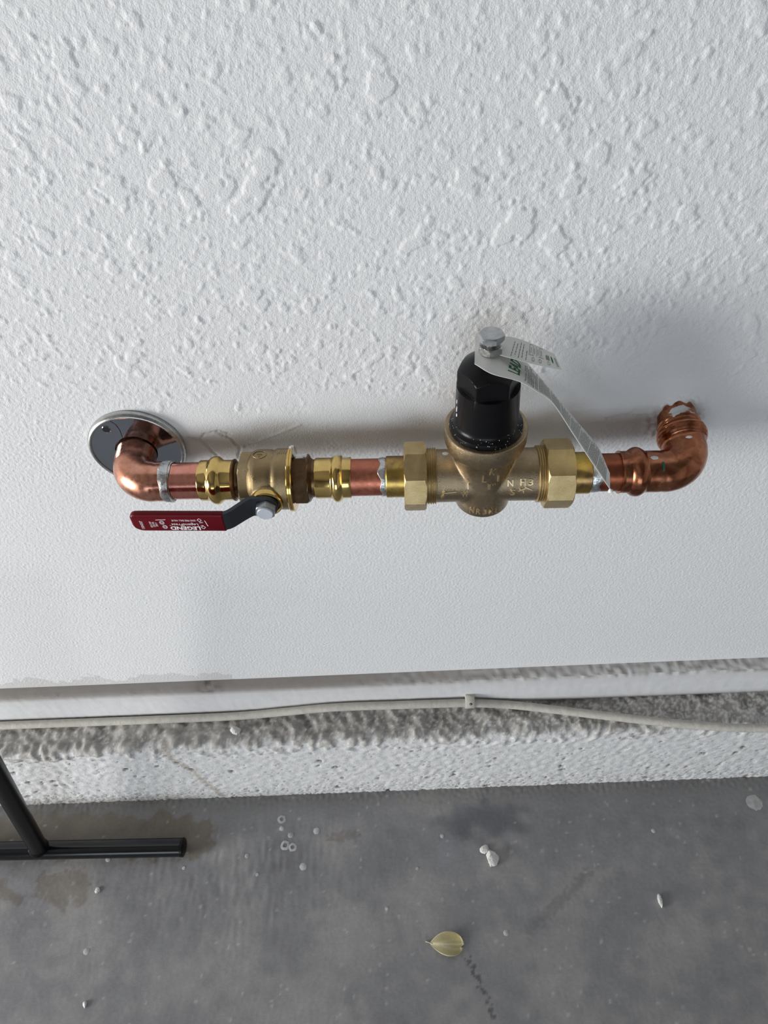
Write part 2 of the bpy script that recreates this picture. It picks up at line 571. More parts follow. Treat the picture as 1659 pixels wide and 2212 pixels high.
bx0 = np.array([-3200, -1600, -900, -680]); bx1 = np.array([640, 900, 1400, 2200]); by0 = np.array([-4240, -2000, -900, -480]); by1 = np.array([0])
fx = np.concatenate([bx0, xs, bx1]); fy = np.concatenate([by0, ys, by1])
FX, FY = np.meshgrid(fx, fy, indexing='ij')
H = np.full(FX.shape, -ZF); H[4:4 + nx, 4:4 + ny] = zz
C = np.ones(FX.shape + (3,)) * base; C[4:4 + nx, 4:4 + ny] = col
floor = mk('floor', np.stack([FX, FY, H], -1).reshape(-1, 3), gfaces_np(len(fx), len(fy)), 'floor', colors=C.reshape(-1, 3))
tag(floor, 'grey stained concrete garage floor', kind='structure')


def disc_blob(cx, cy, z, r, h=.35, n=14, asp=1.0, jag=.15, ring=False):
    th = np.linspace(0, 2 * np.pi, n, endpoint=False)
    rr = r * (1 + rng.uniform(-jag, jag, n))
    o = np.stack([cx + rr * np.cos(th) * asp, cy + rr * np.sin(th), np.full(n, z)], 1)
    i = np.stack([cx + .8 * rr * np.cos(th) * asp, cy + .8 * rr * np.sin(th), np.full(n, z + h)], 1)
    V = np.concatenate([o, i])
    F = grid_faces(2, n) + [list(range(n, 2 * n))]
    if ring:
        k = np.stack([cx + .45 * rr * np.cos(th) * asp, cy + .45 * rr * np.sin(th), np.full(n, z + h)], 1)
        V = np.concatenate([o, i, k, k - [0, 0, h]])
        F = grid_faces(4, n)
    return V, F


for (x, y, r, ring) in [(-157.5, -92.2, 6, 1), (-157, -104, 3.5, 0), (-151.1, -125.6, 6.5, 1), (-141.2, -128.2, 5.8, 1), (-144.5, -113, 4, 0), (-126.1, -152.6, 5, 0), (-110.4, -108.9, 4.5, 0),
                        (-385, -239.5, 4.2, 0), (-381.7, -134.5, 3.6, 0), (-280.7, -148.8, 2.2, 0), (472.2, -93.6, 11, 0), (54.7, -121.5, 2.8, 0), (123, -236.2, 3.6, 0), (-200, -137, 3, 0), (-185, -160, 2.2, 0), (20, -160, 2, 0), (330, -125, 3, 0), (-20, -205, 2.4, 0)]:
    v, f = disc_blob(x, y, -ZF + .1, r * .95, .3, 22, 1.0, .09, bool(ring))
    mk('paint_spot', v, f, 'paint_spot', floor, label='dried pale paint spot on the concrete')

# ------------------------------------------------------------------ baseboard
xs = np.concatenate([[-3200, -1500, -800], np.arange(-560, 540, 4.0), [800, 1400, 2200]])
prof = [(6, -384.3), (2, -384), (-4, -384.3), (-9, -384.6), (-13.2, -385), (-14, -386), (-14, -395), (-14, -410), (-14, -425), (-14, -440), (-13.5, -445), (2, -445.5)]
n1 = fnoise(len(xs), 64, 4, 4, 60, 41)[:, 0]; n2 = fnoise(len(xs), 64, 4, 4, 12, 42); n4 = fnoise(len(xs), 64, 4, 4, 9, 43)
V = []; C = []
for i, x in enumerate(xs):
    for j, (y, z) in enumerate(prof):
        sag = 1.2 * math.sin(x / 190)
        V.append((x, y + (.1 * n2[i, j] if abs(x) < 560 else 0), z + sag * .4 + (.3 * n4[i, j] if abs(x) < 560 and j in (4, 5, 6) else 0)))
        white = np.array([.72, .72, .73]); dust = np.array([.30, .275, .255])
        k = 1.0 if j <= 5 else 0.0
        if j <= 5:
            rightness = np.clip((x + 60) / 300, 0, 1)
            k = np.clip(.95 - rightness * (.45 + .35 * n2[i, j]), 0, 1)
        elif j == 6:
            k = .12
        cc = white * (1 - k) + dust * k
        if j > 5: cc = cc * (1 - .03 * abs(n4[i, j]))
        if j <= 5: cc = cc * (1 - .45 * math.exp(-((x + 222) / 14) ** 2) * (.6 + .4 * n2[i, j]))
        C.append(cc)
bb = mk('baseboard_back', np.array(V), np.array(grid_faces(len(xs), len(prof), False)), 'board', colors=np.array(C))
tag(bb, 'white painted baseboard with a dusty top edge', kind='structure')

# ------------------------------------------------------------------ concrete curb
D = 2.0
xs = np.arange(-590, 560, D)
P = []
for t in np.arange(0, 42, D): P.append((-6 - t, -446.5 - .05 * t, 0, 1))
for a in np.linspace(0, math.pi / 2, 8)[1:]: P.append((-48 - 9 * math.sin(a), -448.6 - 9 * (1 - math.cos(a)), math.sin(a), math.cos(a)))
for t in np.arange(2, 152, D): P.append((-57 - .02 * t, -457.6 - t, 1, .0))
P = np.array(P); nt_ = len(P)
T = np.concatenate([[0], np.cumsum(np.hypot(*np.diff(P[:, :2], axis=0).T))])
nx = len(xs)
c1 = fnoise(nx, nt_, D, D, 6, 51); c2 = fnoise(nx, nt_, D, D, 16, 52, .7); c3 = fnoise(nx, nt_, D, D, 45, 53, .8); c4 = fnoise(nx, nt_, D, D, 4.5, 54)
XX = xs[:, None] + 0 * T[None]; TT = T[None] + 0 * XX
top = 1 - sstep(40, 58, TT)
low = sstep(150, 190, TT)
h = .07 * c1 + .25 * c2 + .05 * c4 + top * (.12 * c1 + .35 * c2 + .8 * c3) + low * (.3 * c1)
pits = sstep(2.2, 2.8, c1 + .3 * c4 + .7 * low + .25 * c3)
big = np.zeros_like(h)
for i in range(70):
    px_, tt_, r_ = rng.uniform(-560, 530), rng.uniform(66, 200), rng.uniform(1.8, 4.6)
    big = np.maximum(big, 1 - sstep(.5, 1.1, np.hypot((XX - px_), TT - tt_) / r_ + .2 * c4))
h -= 1.6 * pits * (1 - top) + 2.2 * big
ledge = sstep(.2, 1.2, c2 + .8 * c3 - .3) * sstep(30, 45, TT) * (1 - sstep(60, 75, TT))
h += 1.4 * ledge
h[0] = h[-1] = 0
V = np.stack([XX, P[None, :, 0] - h * P[None, :, 2], P[None, :, 1] + h * P[None, :, 3]], -1)
white = np.array([.70, .70, .70]); conc = np.array([.40, .385, .365]); dirt = np.array([.12, .10, .078])
edge_t = 52 + 7 * c2 + 4 * c3 + 3 * c1 + 14 * np.clip(-(xs[:, None] + 300) / 200, 0, 1)
pm = sstep(-5, 6, TT - edge_t)
fleck = sstep(.8, 1.5, c1 + .5 * c2 + np.clip(XX / 350, -.4, .9)) * (1 - pm) * .75
pm = np.maximum(pm, fleck)
pm *= 1 - sstep(1.5, 2.1, c1 + .4 * c2 + .9 * low) * .7
C = conc * (1 + .09 * c3 + .05 * c1 + .05 * c2)[..., None] * (1 - pm[..., None]) + white * pm[..., None] * (1 + .02 * c3)[..., None]
dk = np.clip(pits * .75 * (1 - top) + big * .85, 0, .85)[..., None]
C = C * (1 - dk) + dirt * dk
rust = (1 - sstep(1, 6, segdist(XX, TT, [(-285, 50), (-278, 75), (-262, 110), (-255, 140), (-240, 195)]) + 1.5 * c1)) * .5
C = C * (1 - rust[..., None]) + np.array([.27, .19, .10]) * rust[..., None]
ends = np.concatenate([V[:1] - [[[2600, 0, 0]]], V, V[-1:] + [[[1640, 0, 0]]]])
Ce = np.concatenate([C[:1], C, C[-1:]])
# rough edges get their joint with the floor buried a little
ends[:, -1, 2] -= 4
curb = mk('trim_1', ends.reshape(-1, 3), gfaces_np(nx + 2, nt_)[:, ::-1].copy(), 'curb', colors=np.clip(Ce, 0, 1).reshape(-1, 3))
tag(curb, 'rough concrete curb with chipped white paint below the baseboard', kind='structure')

# ================================================================== pipe run
PI = math.pi


def surf_patch(fn, a0, th0, da, dth, h=.3, n=18, jag=.2, rings=4):
    """thin irregular film lying on a curved surface fn(a, th, lift)"""
    ph = np.linspace(0, 2 * PI, n, endpoint=False)
    rr = 1 + rng.uniform(-jag, jag, n)
    V = [fn(a0, th0, h)]
    for k in range(1, rings + 1):
        t = k / rings
        for j in range(n):
            V.append(fn(a0 + da * t * rr[j] * math.cos(ph[j]), th0 + dth * t * rr[j] * math.sin(ph[j]), h * (1 - t ** 4) - .12 * (k == rings)))
    F = [[0, 1 + j, 1 + (j + 1) % n] for j in range(n)]
    for k in range(rings - 1):
        for j in range(n):
            q = (j + 1) % n
            F.append([1 + k * n + j, 1 + (k + 1) * n + j, 1 + (k + 1) * n + q, 1 + k * n + q])
    return np.array([np.asarray(x).reshape(3) for x in V]), F


def on(fr, r):
    if callable(r):
        return lambda a, th, l: fr.pt(np.array(a), np.array(r(a) + l), np.array(th))
    return lambda a, th, l: fr.pt(np.array(a), np.array(r + l), np.array(th))


def wavy_band(fr, s0, s1, r, h, amp0, amp1, n=72, seed=0):
    """solder fillet: full ring with uneven edges"""
    g = np.random.default_rng(seed)
    th = np.linspace(0, 2 * PI, n, endpoint=False)
    def wob():
        y = sum(g.normal() * np.cos(k * th + g.uniform(0, 6)) / k ** .7 for k in range(1, 9))
        return y / np.abs(y).max()
    a, b = s0 + amp0 * wob(), s1 + amp1 * wob()
    V = []
    for t, l in [(0, -.3), (.1, h * .6), (.35, h), (.65, h * .9), (.9, h * .45), (1, -.3)]:
        V.append(fr.pt(a * (1 - t) + b * t, np.full(n, r + l), th))
    return np.concatenate(V), grid_faces(6, n)


def bead_profile(s0, seq):
    return [a + s0 for a, _ in seq], [r for _, r in seq]


# ------------------------------------------------------------------ chrome wall plate
EX = -195.5
PL = Frame((EX, 0, 2), (0, -1, 0), (1, 0, 0), (0, 0, 1))
plate = thing('wall_flange', (EX, 0, -36), 'round split chrome pipe cover plate on the wall around the copper elbow', 'wall plate')
prof = [(36.2, 4.0), (35.4, 5.0), (34.2, 5.0), (30, 5.2), (24, 5.6), (19, 6.0), (16.6, 6.2), (16.4, 4.5)]


def seam(r):
    return math.radians(114) - math.radians(9) * np.sin(PI * np.clip((r - 16) / 22, 0, 1))


for hn in (0, 1):
    V = []; N = 64
    for r, y in prof:
        a = seam(r) + PI * hn + .28 / r; b = seam(r) + PI * (hn + 1) - .28 / r
        th = np.linspace(a, b, N)
        V.append(PL.pt(np.full(N, y), np.full(N, r), th))
    V = np.concatenate(V)
    F = grid_faces(len(prof), N, False)
    m = len(prof) * N                                     # skirts down the split so that each half has thickness
    for e in (0, N - 1):
        ring = [i * N + e for i in range(len(prof))]
        V2 = V[ring] + np.array([0, 2.5, 0])
        k = len(V); V = np.concatenate([V, V2])
        for i in range(len(prof) - 1): F.append([ring[i], ring[i + 1], k + i + 1, k + i])
    h_ = mk('plate_half', V, F, 'chrome', plate, 30)
v, f = rev(PL, [.1, 1.6, 3.4, 4.9, 5.9, 6.2, 6.0, 5.2], [38.2, 38.6, 38.4, 37.6, 36.6, 35.8, 35.1, 34.7], 96, False)
mk('plate_rim', v, f, 'rim', plate, 60, label='satin rim with the reflected brightness put into its colour')
HF = Frame(np.array((EX - 16.8, 0, 26.3)), (0, -1, 0), (1, 0, 0), (0, 0, 1))
v, f = rev(HF, [4.0, 5.3, 5.62, 5.5, 5.2], [3.6, 3.5, 3.1, 2.7, 2.6], 28, False)
mk('hole_lip', v, f, 'chrome', plate)
v, f = rev(HF, [5.2, 5.58], [3.0, 2.95], 24, True)
mk('screw_hole', v, f, 'hole', plate, label='small black screw hole')

# ------------------------------------------------------------------ left soldered copper elbow
LS = -196.5 - PIPE.O[0] * 0
elb = thing('copper_elbow', (EX, -40, -16), 'bright copper elbow leaving the chrome wall plate, soldered to the pipe', 'pipe elbow')
c = PIPE.pt(np.array(-175.5), np.array(0.), np.array(0.))
path = [PIPE.pt(np.array(a), np.array(0.), np.array(0.)) for a in np.linspace(-163, -175, 9)]
RB = 20.0
ctr = c + np.array([0, RB, 0])
dirx = -PIPE.U
for a in np.linspace(0, PI / 2, 18)[1:]:
    path.append(ctr + dirx * RB * math.sin(a) - np.array([0, RB * math.cos(a), 0]))
lastp = path[-1]
for yy in np.linspace(lastp[1] + 2, -3, 7): path.append(np.array([lastp[0], yy, lastp[2] + 1.6 * (yy - lastp[1]) / 18]))
rad = [15.5] * 7 + [15.3, 15.5] + [15.8] * (len(path) - 9)
v, f = tube(path, rad, 56)
mk('elbow_body', v, f, 'copper', elb, 40)
v, f = wavy_band(PIPE, -168.5, -160.5, 15.2, 1.1, 1.2, 1.0, seed=3)
mk('solder_ring', v, f, 'solder', elb, label='lumpy silver solder ring')
v, f = rev(PIPE, [-163.2, -162.6, -161.4, -160.8], [14.4, 16.6, 16.5, 14.4], 56, True)
mk('elbow_lip', v, f, 'solder', elb)

pipe1 = thing('copper_pipe', PIPE.pt(np.array(-150), np.array(15.), np.array(-PI / 2)), 'short clean pink copper pipe between the solder ring and the ball valve', 'pipe')
v, f = rev(PIPE, [-166, -150, -140, -126], [14.3] * 4, 64)
mk('pipe_body', v, f, 'copper_pink', pipe1)

# ------------------------------------------------------------------ ball valve
valve = thing('ball_valve', PIPE.pt(np.array(-86), np.array(25.), np.array(-PI / 2)), 'brass press ball valve with a red lever handle', 'valve')
pe = [(-139.4, 14.4), (-139.4, 15.4), (-138.6, 15.8), (-133.5, 15.8), (-132.2, 16.0), (-131, 17.2), (-129.3, 18.3), (-127, 18.8), (-124.8, 18.4), (-123.3, 17.2), (-122.2, 16.0), (-120.8, 15.6), (-115.5, 15.6), (-113.9, 15.8), (-113.4, 15.2)]
v, f = rev(PIPE, [a for a, _ in pe], [r for _, r in pe], 64)
mk('press_end', v, f, 'brass', valve, 40)
pe = [(-113.6, 15.2), (-113.4, 16.2), (-112.6, 16.4), (-111.9, 15.8), (-111.0, 14.0), (-109, 13.5), (-107.4, 14.5), (-106.6, 15.5), (-106, 12)]
v, f = rev(PIPE, [a for a, _ in pe], [r for _, r in pe], 64)
mk('end_collar', v, f, 'brass_dark', valve, 30)
v, f = polynut(PIPE, -107.2, -97, 6, 21.6, 67, 1.2)
mk('hex_collar', v, f, 'brass_cast', valve, 25)
pb = [(-101, 12), (-101, 18), (-99.5, 20.5), (-97.5, 22.2), (-94.5, 23.2), (-84.5, 23.2), (-83.0, 22.6), (-81.8, 22.4), (-80.4, 23.3), (-79, 23.7), (-69.6, 23.7), (-69.6, 12)]
vb = rev(PIPE, [a for a, _ in pb], [r for _, r in pb], 72)
STM = Frame(PIPE.pt(np.array(-86.0), np.array(0.), np.array(0.)), PIPE.V, PIPE.U, PIPE.Z)
vs = rev(STM, [5, 16, 20, 23.5], [14.5, 13.6, 12.4, 11.6], 48)
v, f = remeshed(*join(vb, vs), .7, 5)
vbody = mk('valve_body', v, np.array([q for q in f if len(q) == 4]), 'brass_cast', valve)
v, f = rev(PIPE, [-70.4, -70.2, -69.6, -68.4, -68.1, -67.8, -66.8, -66.3, -66.1], [22, 24.6, 25.2, 25.2, 24.7, 25.2, 25.2, 24.6, 20], 72)
mk('seam_flange', v, f, 'brass', valve, 30)
v, f = polynut(PIPE, -66.4, -55.4, 6, 20.0, 35, 1.4)
mk('end_nut', v, f, 'brass_dark', valve, 25)
pe = [(-56, 13), (-56, 17.8), (-55, 17.9), (-54, 16), (-52.5, 14.6), (-50.2, 14.6), (-50.2, 12)]
v, f = rev(PIPE, [a for a, _ in pe], [r for _, r in pe], 64)
mk('end_collar', v, f, 'brass_dark', valve, 30)
pe = [(-50.6, 14.0), (-50.6, 15.3), (-49.8, 15.8), (-39.0, 15.7), (-37.8, 16.2), (-36.8, 17.4), (-35.2, 18.6), (-33.6, 18.9), (-31.8, 18.3), (-30.4, 17), (-29.4, 15.9), (-28.2, 15.8), (-23.6, 15.8), (-22.9, 15.4), (-22.9, 14.4)]
v, f = rev(PIPE, [a for a, _ in pe], [r for _, r in pe], 64)
mk('press_end', v, f, 'brass', valve, 40)
# stem side
v, f = rev(STM, [21.5, 22.2, 25.4, 26.4, 26.6, 26.2, 24.8], [11.8, 12.4, 12.4, 11.9, 11.0, 10.2, 9.6], 56, False)
mk('gland_ring', v, f, 'brass', valve, 30)
v, f = rev(STM, [24, 25.2], [9.9, 9.8], 40)
mk('gland_packing', v, f, 'brass_dark', valve, 30)
# lever
lever = []
pts = catmull([(-77.5, 27.5), (-84, 27.4), (-94, 27.4), (-98, 28.6), (-104, 34), (-110, 39.8), (-114, 42), (-120, 42.6), (-135, 42.2)], 6)
T_ = np.gradient(pts, axis=0); T_ /= np.linalg.norm(T_, axis=1)[:, None]
V = []
for (s_, o_), (ts, to) in zip(pts, T_):
    if s_ > -86: hw = math.sqrt(max(.2, 9.6 ** 2 - (s_ + 86.5) ** 2))
    else: hw = 9.6 - .9 * sstep(-90, -112, s_)
    zc = .2 + 1.0 * sstep(-90, -115, s_)
    for sg, zz_ in ((-1, hw), (1, hw), (1, -hw), (-1, -hw)):
        a = s_ - to * 1.5 * sg * -1; b = o_ + abs(ts) * 1.5 * sg
        V.append(PIPE.pt(np.array(a), np.array(b), np.array(0.)) + np.array([0, 0, zc + zz_]))
V = np.array(V)
F = grid_faces(len(pts), 4) + [[3, 2, 1, 0], list(range(len(V) - 4, len(V)))]
hd = mk('lever', V, F, 'handle_steel', valve, 50)
v, f = polynut(STM, 28.9, 34.2, 6, 8.1, 20, .9, n=72)
mk('lever_nut', v, f, 'zinc', valve, 25)
v, f = rev(STM, [33, 35.6, 36.0, 36.1], [6.0, 6.0, 5.6, .2], 40)
mk('stem_end', v, f, 'steel_face', valve, 30, label='pale flat end of the valve stem')
# red grip
GS0, GS1, GZ0, GZ1 = -184.2, -114.6, -8.6, 10.4


def grip_pt(s_, o_, z_):
    k = (s_ - GS0) / (GS1 - GS0)
    return PIPE.pt(np.array(s_), np.array(o_ + 2.0 * k), np.array(0.)) + np.array([0, 0, z_])


ol = []
for cx, cz, r, a0 in [(GS1 - .8, GZ1 - .8, .8, 0), (GS0 + 5.5, GZ1 - 5.5, 5.5, 90), (GS0 + 8.5, GZ0 + 8.5, 8.5, 180), (GS1 - .8, GZ0 + .8, .8, 270)]:
    for a in np.linspace(a0, a0 + 90, 9): ol.append((cx + r * math.cos(math.radians(a)), cz + r * math.sin(math.radians(a))))
ol = np.array(ol); nO = len(ol)
cen = np.array([(GS0 + GS1) / 2, (GZ0 + GZ1) / 2])
V = []
for ins, o_ in [(2.4, 37.4), (1.2, 37.7), (.4, 38.4), (0, 39.4), (0, 41.2), (.4, 42.2), (1.1, 42.8), (2.0, 43.0)]:
    q = ol.copy()
    q[:, 0] = np.clip(q[:, 0], GS0 + ins, GS1 - ins * .25); q[:, 1] = cen[1] + (q[:, 1] - cen[1]) * (1 - ins / 9.5)
    q[:, 0] = cen[0] + (q[:, 0] - cen[0]) * (1 - ins * .3 / 35)
    V += [grip_pt(a, o_, b) for a, b in q]
V = np.array(V)
F = grid_faces(8, nO) + [list(range(nO))[::-1], list(range(7 * nO, 8 * nO))]
grip = mk('grip', V, F, 'red', hd, 45, label='dark red vinyl lever grip')
TX, TF = [], []


def grip_text(s, x0, x1, y0, y1, bold=.012, rot=0):
    """box in mm from the left end / from the top of the grip face; lettering stands upside down"""
    v, f = text2d(s, bold)
    for p in v:
        a, b = p[0], p[1]
        if rot: a, b = b, 1 - a          # reads along the height
        xx = x1 + (x0 - x1) * a; yy = y0 + (y1 - y0) * b
        TXp.append(grip_pt(GS0 + xx, 43.12, GZ1 - yy))
    k = len(TXp) - len(v)
    TFp.extend([[i + k for i in q] for q in f])


TXp, TFp = [], []
grip_text('LEGEND', 28.4, 50.8, 12.6, 16.6, .03)
grip_text('LegendPress', 30.2, 50.0, 8.4, 12.0, .0)
grip_text('LEAD FREE BALL VALVE', 31.2, 49.0, 5.0, 6.9, .0)
grip_text('TM', 28.6, 29.8, 11.0, 11.9, 0)
grip_text('1504307', 6.8, 9.0, 6.6, 15.4, .0, 1)
for i, s in enumerate(['600 CWP', '250 PSI', '200 F']): grip_text(s, 14.2 + i * 2.1 - .3, 15.8 + i * 2.1 - .3, 7.2 + .6 * i, 13.8 - .5 * i, .0, 1)
grip_text('OFF', 51.2, 54, 7.2, 8.8, 0)
grip_text('ON', 51.8, 53.8, 11.0, 12.4, 0)
mk('printed_lettering', TXp, TFp, 'print', grip, label='white printed lettering')


def grip_line(pts, wd=.28):
    V, F = [], []
    for (x0, y0), (x1, y1) in zip(pts[:-1], pts[1:]):
        d = np.array([x1 - x0, y1 - y0]); d /= np.linalg.norm(d); nn = np.array([-d[1], d[0]]) * wd / 2
        k = len(V)
        for a, b in ((x0 + nn[0], y0 + nn[1]), (x1 + nn[0], y1 + nn[1]), (x1 - nn[0], y1 - nn[1]), (x0 - nn[0], y0 - nn[1])): V.append(grip_pt(GS0 + a, 43.12, GZ1 - b))
        F.append([k, k + 1, k + 2, k + 3])
    return np.array(V), F


L = []
for cx, cy in ((23.4, 8.4), (24.6, 13.2)):
    for R_ in (1.9, 1.0): L.append(grip_line([(cx + R_ * .85 * math.cos(a), cy + R_ * math.sin(a)) for a in np.linspace(0, 2 * PI, 22)], .35))
for cx, cy in ((51.8, 5.4), (53.2, 13.6)): L.append(grip_line([(cx - 1.6, cy), (cx, cy - 1.7), (cx + 1.6, cy), (cx, cy + 1.7), (cx - 1.6, cy)], .4))
L.append(grip_line([(19.5, 5.4), (22, 5.2), (25, 5.2), (27, 5.0)], .5))
L.append(grip_line([(55.6, 6), (56.2, 8), (56.4, 10), (57, 12.2)], .5))
for v, f in L: mk('printed_symbol', v, f, 'print', grip)
# casting marks on top of the valve body
L = []
th = np.linspace(0, 2 * PI, 28)
ring = [PIPE.pt(np.array(-91 + 5.2 * math.cos(a)), np.array(23.3), np.array(1.75 + .2 * math.sin(a))) for a in th]
L.append(tube(ring, .35, 6, False))
L.append(tube([PIPE.pt(np.array(-91.), np.array(23.3), np.array(1.62)), PIPE.pt(np.array(-91.), np.array(23.3), np.array(1.88))], .35, 6))
L.append(tube([PIPE.pt(np.array(-93.), np.array(23.3), np.array(1.75)), PIPE.pt(np.array(-89.), np.array(23.3), np.array(1.75))], .35, 6))
for k in range(5):
    a0 = -77.5 + 1.5 * k; t0 = 1.72 + .03 * (k % 2)
    L.append(tube([PIPE.pt(np.array(a0), np.array(23.8), np.array(t0)), PIPE.pt(np.array(a0 + .3), np.array(23.8), np.array(t0 + .14))], .3, 6))
v, f = join(*L)
mk('cast_marks', v, f, 'brass_cast', valve)
fl = on(PIPE, lambda a: 25.0 if a < -66 else 18.9)
for a0, t0, da, dt, h in [(-67.4, 2.1, 2.0, .22, 1.0), (-62.6, 1.92, 3.6, .30, .9), (-58.6, 2.0, 2.8, .2, .9)]:
    v, f = surf_patch(fl, a0, t0, da, dt, h, 18, .35)
    mk('paint_smear', v, f, 'paint', valve, label='smear of white wall paint')
v, f = surf_patch(on(PIPE, lambda a: 18.6 - .11 * (a + 33.6) ** 2 if abs(a + 33.6) < 5 else 15.9), -34.5, 2.1, 3.6, .26, .9, 18, .15)
mk('paint_smear', v, f, 'paint', valve, label='blob of white wall paint')
v, f = surf_patch(on(PIPE, 15.9), -28, 2.05, 4.0, .06, .3, 18, .15)
mk('paint_smear', v, f, 'paint', valve)

# ------------------------------------------------------------------ middle pipe
pipe2 = thing('copper_pipe', PIPE.pt(np.array(-12), np.array(15.), np.array(-PI / 2)), 'short dull red copper pipe between the ball valve and the regulator', 'pipe')
v, f = rev(PIPE, [-45, -20, -10, 2], [14.3] * 4, 64)
mk('pipe_body', v, f, 'copper_red', pipe2)
v, f = wavy_band(PIPE, -1.2, 4.4, 14.3, .7, 1.8, .4, seed=11)
mk('solder_ring', v, f, 'solder', pipe2)

# ------------------------------------------------------------------ pressure regulator
RX = 77.5
ax = np.array([-.023, 0, 1.]); ax /= np.linalg.norm(ax)
REG = Frame((RX, -46.3, 0), ax, (0, -1, 0), (1, 0, .023))
reg = thing('pressure_regulator', (RX, -46.3, -27), 'bronze water pressure regulator with a tall black bonnet', 'regulator')
for s0, s1, ph in ((17.3, 34.0, 39), (122.8, 143.1, 42)):
    nut = mk('union_nut', *polynut(PIPE, s0, s1, 8, 26.6, ph, 1.6, n=128), 'bronze_nut', reg, 20)
ths = []
for s0, s1 in ((33.5, 41.5), (117.0, 123.0)):
    S, R = [s0], [15]
    k = s0
    while k < s1:
        S += [k, k + .55, k + .85, k + 1.4]; R += [20.7, 21.8, 21.8, 20.7]; k += 1.7
    S += [s1]; R += [15]
    v, f = rev(PIPE, S, R, 72)
    mk('union_thread', v, f, 'bronze_nut', reg, 30)
h1 = rev(PIPE, [38, 38.4, 42, 60, 100, 118, 121.4, 121.6], [16, 20.6, 20.4, 20.2, 20.2, 20.4, 20.6, 16], 72)
pv = [(-27, 15), (-27, 18.6), (-26.4, 20.2), (-25, 21.2), (-20, 21.6), (0, 21.8), (14, 21.8), (20, 22.0), (25, 22.8), (29, 24.2), (32, 26.2), (35, 28.2), (37.5, 28.8), (46, 28.8), (46, 15)]
h2 = rev(REG, [a for a, _ in pv], [r for _, r in pv], 80)
v, f = remeshed(*join(h1, h2), .8, 9)
f4 = np.array([q for q in f if len(q) == 4])
body = mk('regulator_body', v, f4, 'bronze', reg)
bvh = BVHTree.FromPolygons([Vector(p) for p in v], [list(q) for q in f])
v, f = rev(REG, [37.2, 38.2, 40, 49.8, 50.7, 51.1, 51.1], [27.8, 29.2, 29.6, 29.8, 29.6, 29.0, 20], 96)
mk('body_rim', v, f, 'bronze', reg, 30)
# raised casting letters
e1 = Vector((1, 0, 0)); vd = Vector((0, -.69, .724)); e2 = Vector((0, .724, .69))
LV, LF = [], []


def cast_shape(v2, f2, px, py, wd, ht):
    """glyph laid on the body surface round image-like offsets (mm right, mm up) seen from the room"""
    v2 = np.array(v2, float)
    hits = []
    for a, b, c_ in v2:
        q = Vector((RX, -46.3, 0)) + e1 * (px + (a - .5) * wd) + e2 * (py + (b - .5) * ht) + vd * 80
        loc, no, idx, dist = bvh.ray_cast(q, -vd)
        if loc is None: loc, no = q - vd * 58, vd
        hits.append(np.array(loc) + np.array(no) * (.75 if c_ > 0 else -.4))
    k = len(LV); LV.extend(hits); LF.extend([[i + k for i in q] for q in f2])


def px2(x, y): return (x - 1044) / 2.80, -(y - 1026) / 2.80


for ch, x, y, wd, ht in [('W', 1000, 1064, 5.4, 4.0), ('I', 1006, 1047.5, 1.1, 4.4), ('L', 1037, 1034, 3.2, 4.6), ('K', 1051, 1020, 4.0, 4.6), ('I', 1065.5, 1034, 1.1, 4.4), ('N', 1093, 1045, 4.2, 4.6), ('S', 1099, 1064, 3.6, 4.2), ('H', 1119, 1044, 4.0, 5), ('3', 1135, 1045, 3.6, 4.6),
                         ('1', 1048, 1050, 1.8, 4.0), ("'", 1055, 1046, .8, 1.4), ("'", 1059.5, 1045, .8, 1.4), ('N', 1018, 1100, 3.2, 4.2), ('R', 1031, 1102.5, 3.2, 4.2), ('3', 1044.5, 1104, 3.0, 4.0), ('X', 1058, 1103.5, 3.2, 4.0), ('L', 1071, 1101.5, 2.6, 4.0)]:
    v2, f2 = text2d(ch, .015, .1)
    cast_shape(v2, f2, *px2(x, y), wd, ht)


def cast_bar(x0, y0, x1, y1, wd=.9):
    a, b = np.array(px2(x0, y0)), np.array(px2(x1, y1))
    d = (b - a) / np.linalg.norm(b - a); nn = np.array([-d[1], d[0]]) * wd / 2
    pp = []
    for t in np.linspace(0, 1, 5):
        c_ = a + (b - a) * t
        pp += [c_ + nn, c_ - nn]
    m = len(pp)
    v2 = [(p[0], p[1], 1) for p in pp] + [(p[0], p[1], -1) for p in pp]
    f2 = []
    for i in range(4):
        q = 2 * i
        f2 += [[q, q + 1, q + 3, q + 2], [m + q, m + q + 2, m + q + 3, m + q + 1], [q, q + 2, m + q + 2, m + q], [q + 1, m + q + 1, m + q + 3, q + 3]]
    f2 += [[0, m, m + 1, 1], [8, 9, m + 9, m + 8]]
    cast_shape([(p[0] + .5, p[1] + .5, p[2]) for p in v2], f2, 0, 0, 1, 1)


for b_ in [(953, 1060, 982, 1058.5), (953, 1060, 958, 1055), (951, 1070, 957, 1064), (1110, 1062, 1124, 1057), (1112, 1057, 1116, 1061), (1124, 1055, 1138, 1061), (1121, 1065, 1123, 1066)]: cast_bar(*b_)
mk('raised_lettering', LV, LF, 'letter', reg, 40, label='raised cast lettering')
v, f = surf_patch(lambda a, th, l: PIPE.pt(np.array(a), np.array(20.5 + l), np.array(th)), 48.5, 1.75, 2.4, .11, .2, 16, .18)
mk('paint_smear', v, f, 'paint', reg)
# tailpieces
for s0, s1 in ((3.6, 18.5), (142, 157.5)):
    pe = [(s0, 13.5), (s0, 15.6), (s0 + .6, 16.0), (s1 - .6, 16.0), (s1, 15.6), (s1, 13.5)]
    v, f = rev(PIPE, [a for a, _ in pe], [r for _, r in pe], 64)
    mk('tailpiece', v, f, 'brass_yellow', reg, 30, label='heat-stained yellow brass tailpiece')
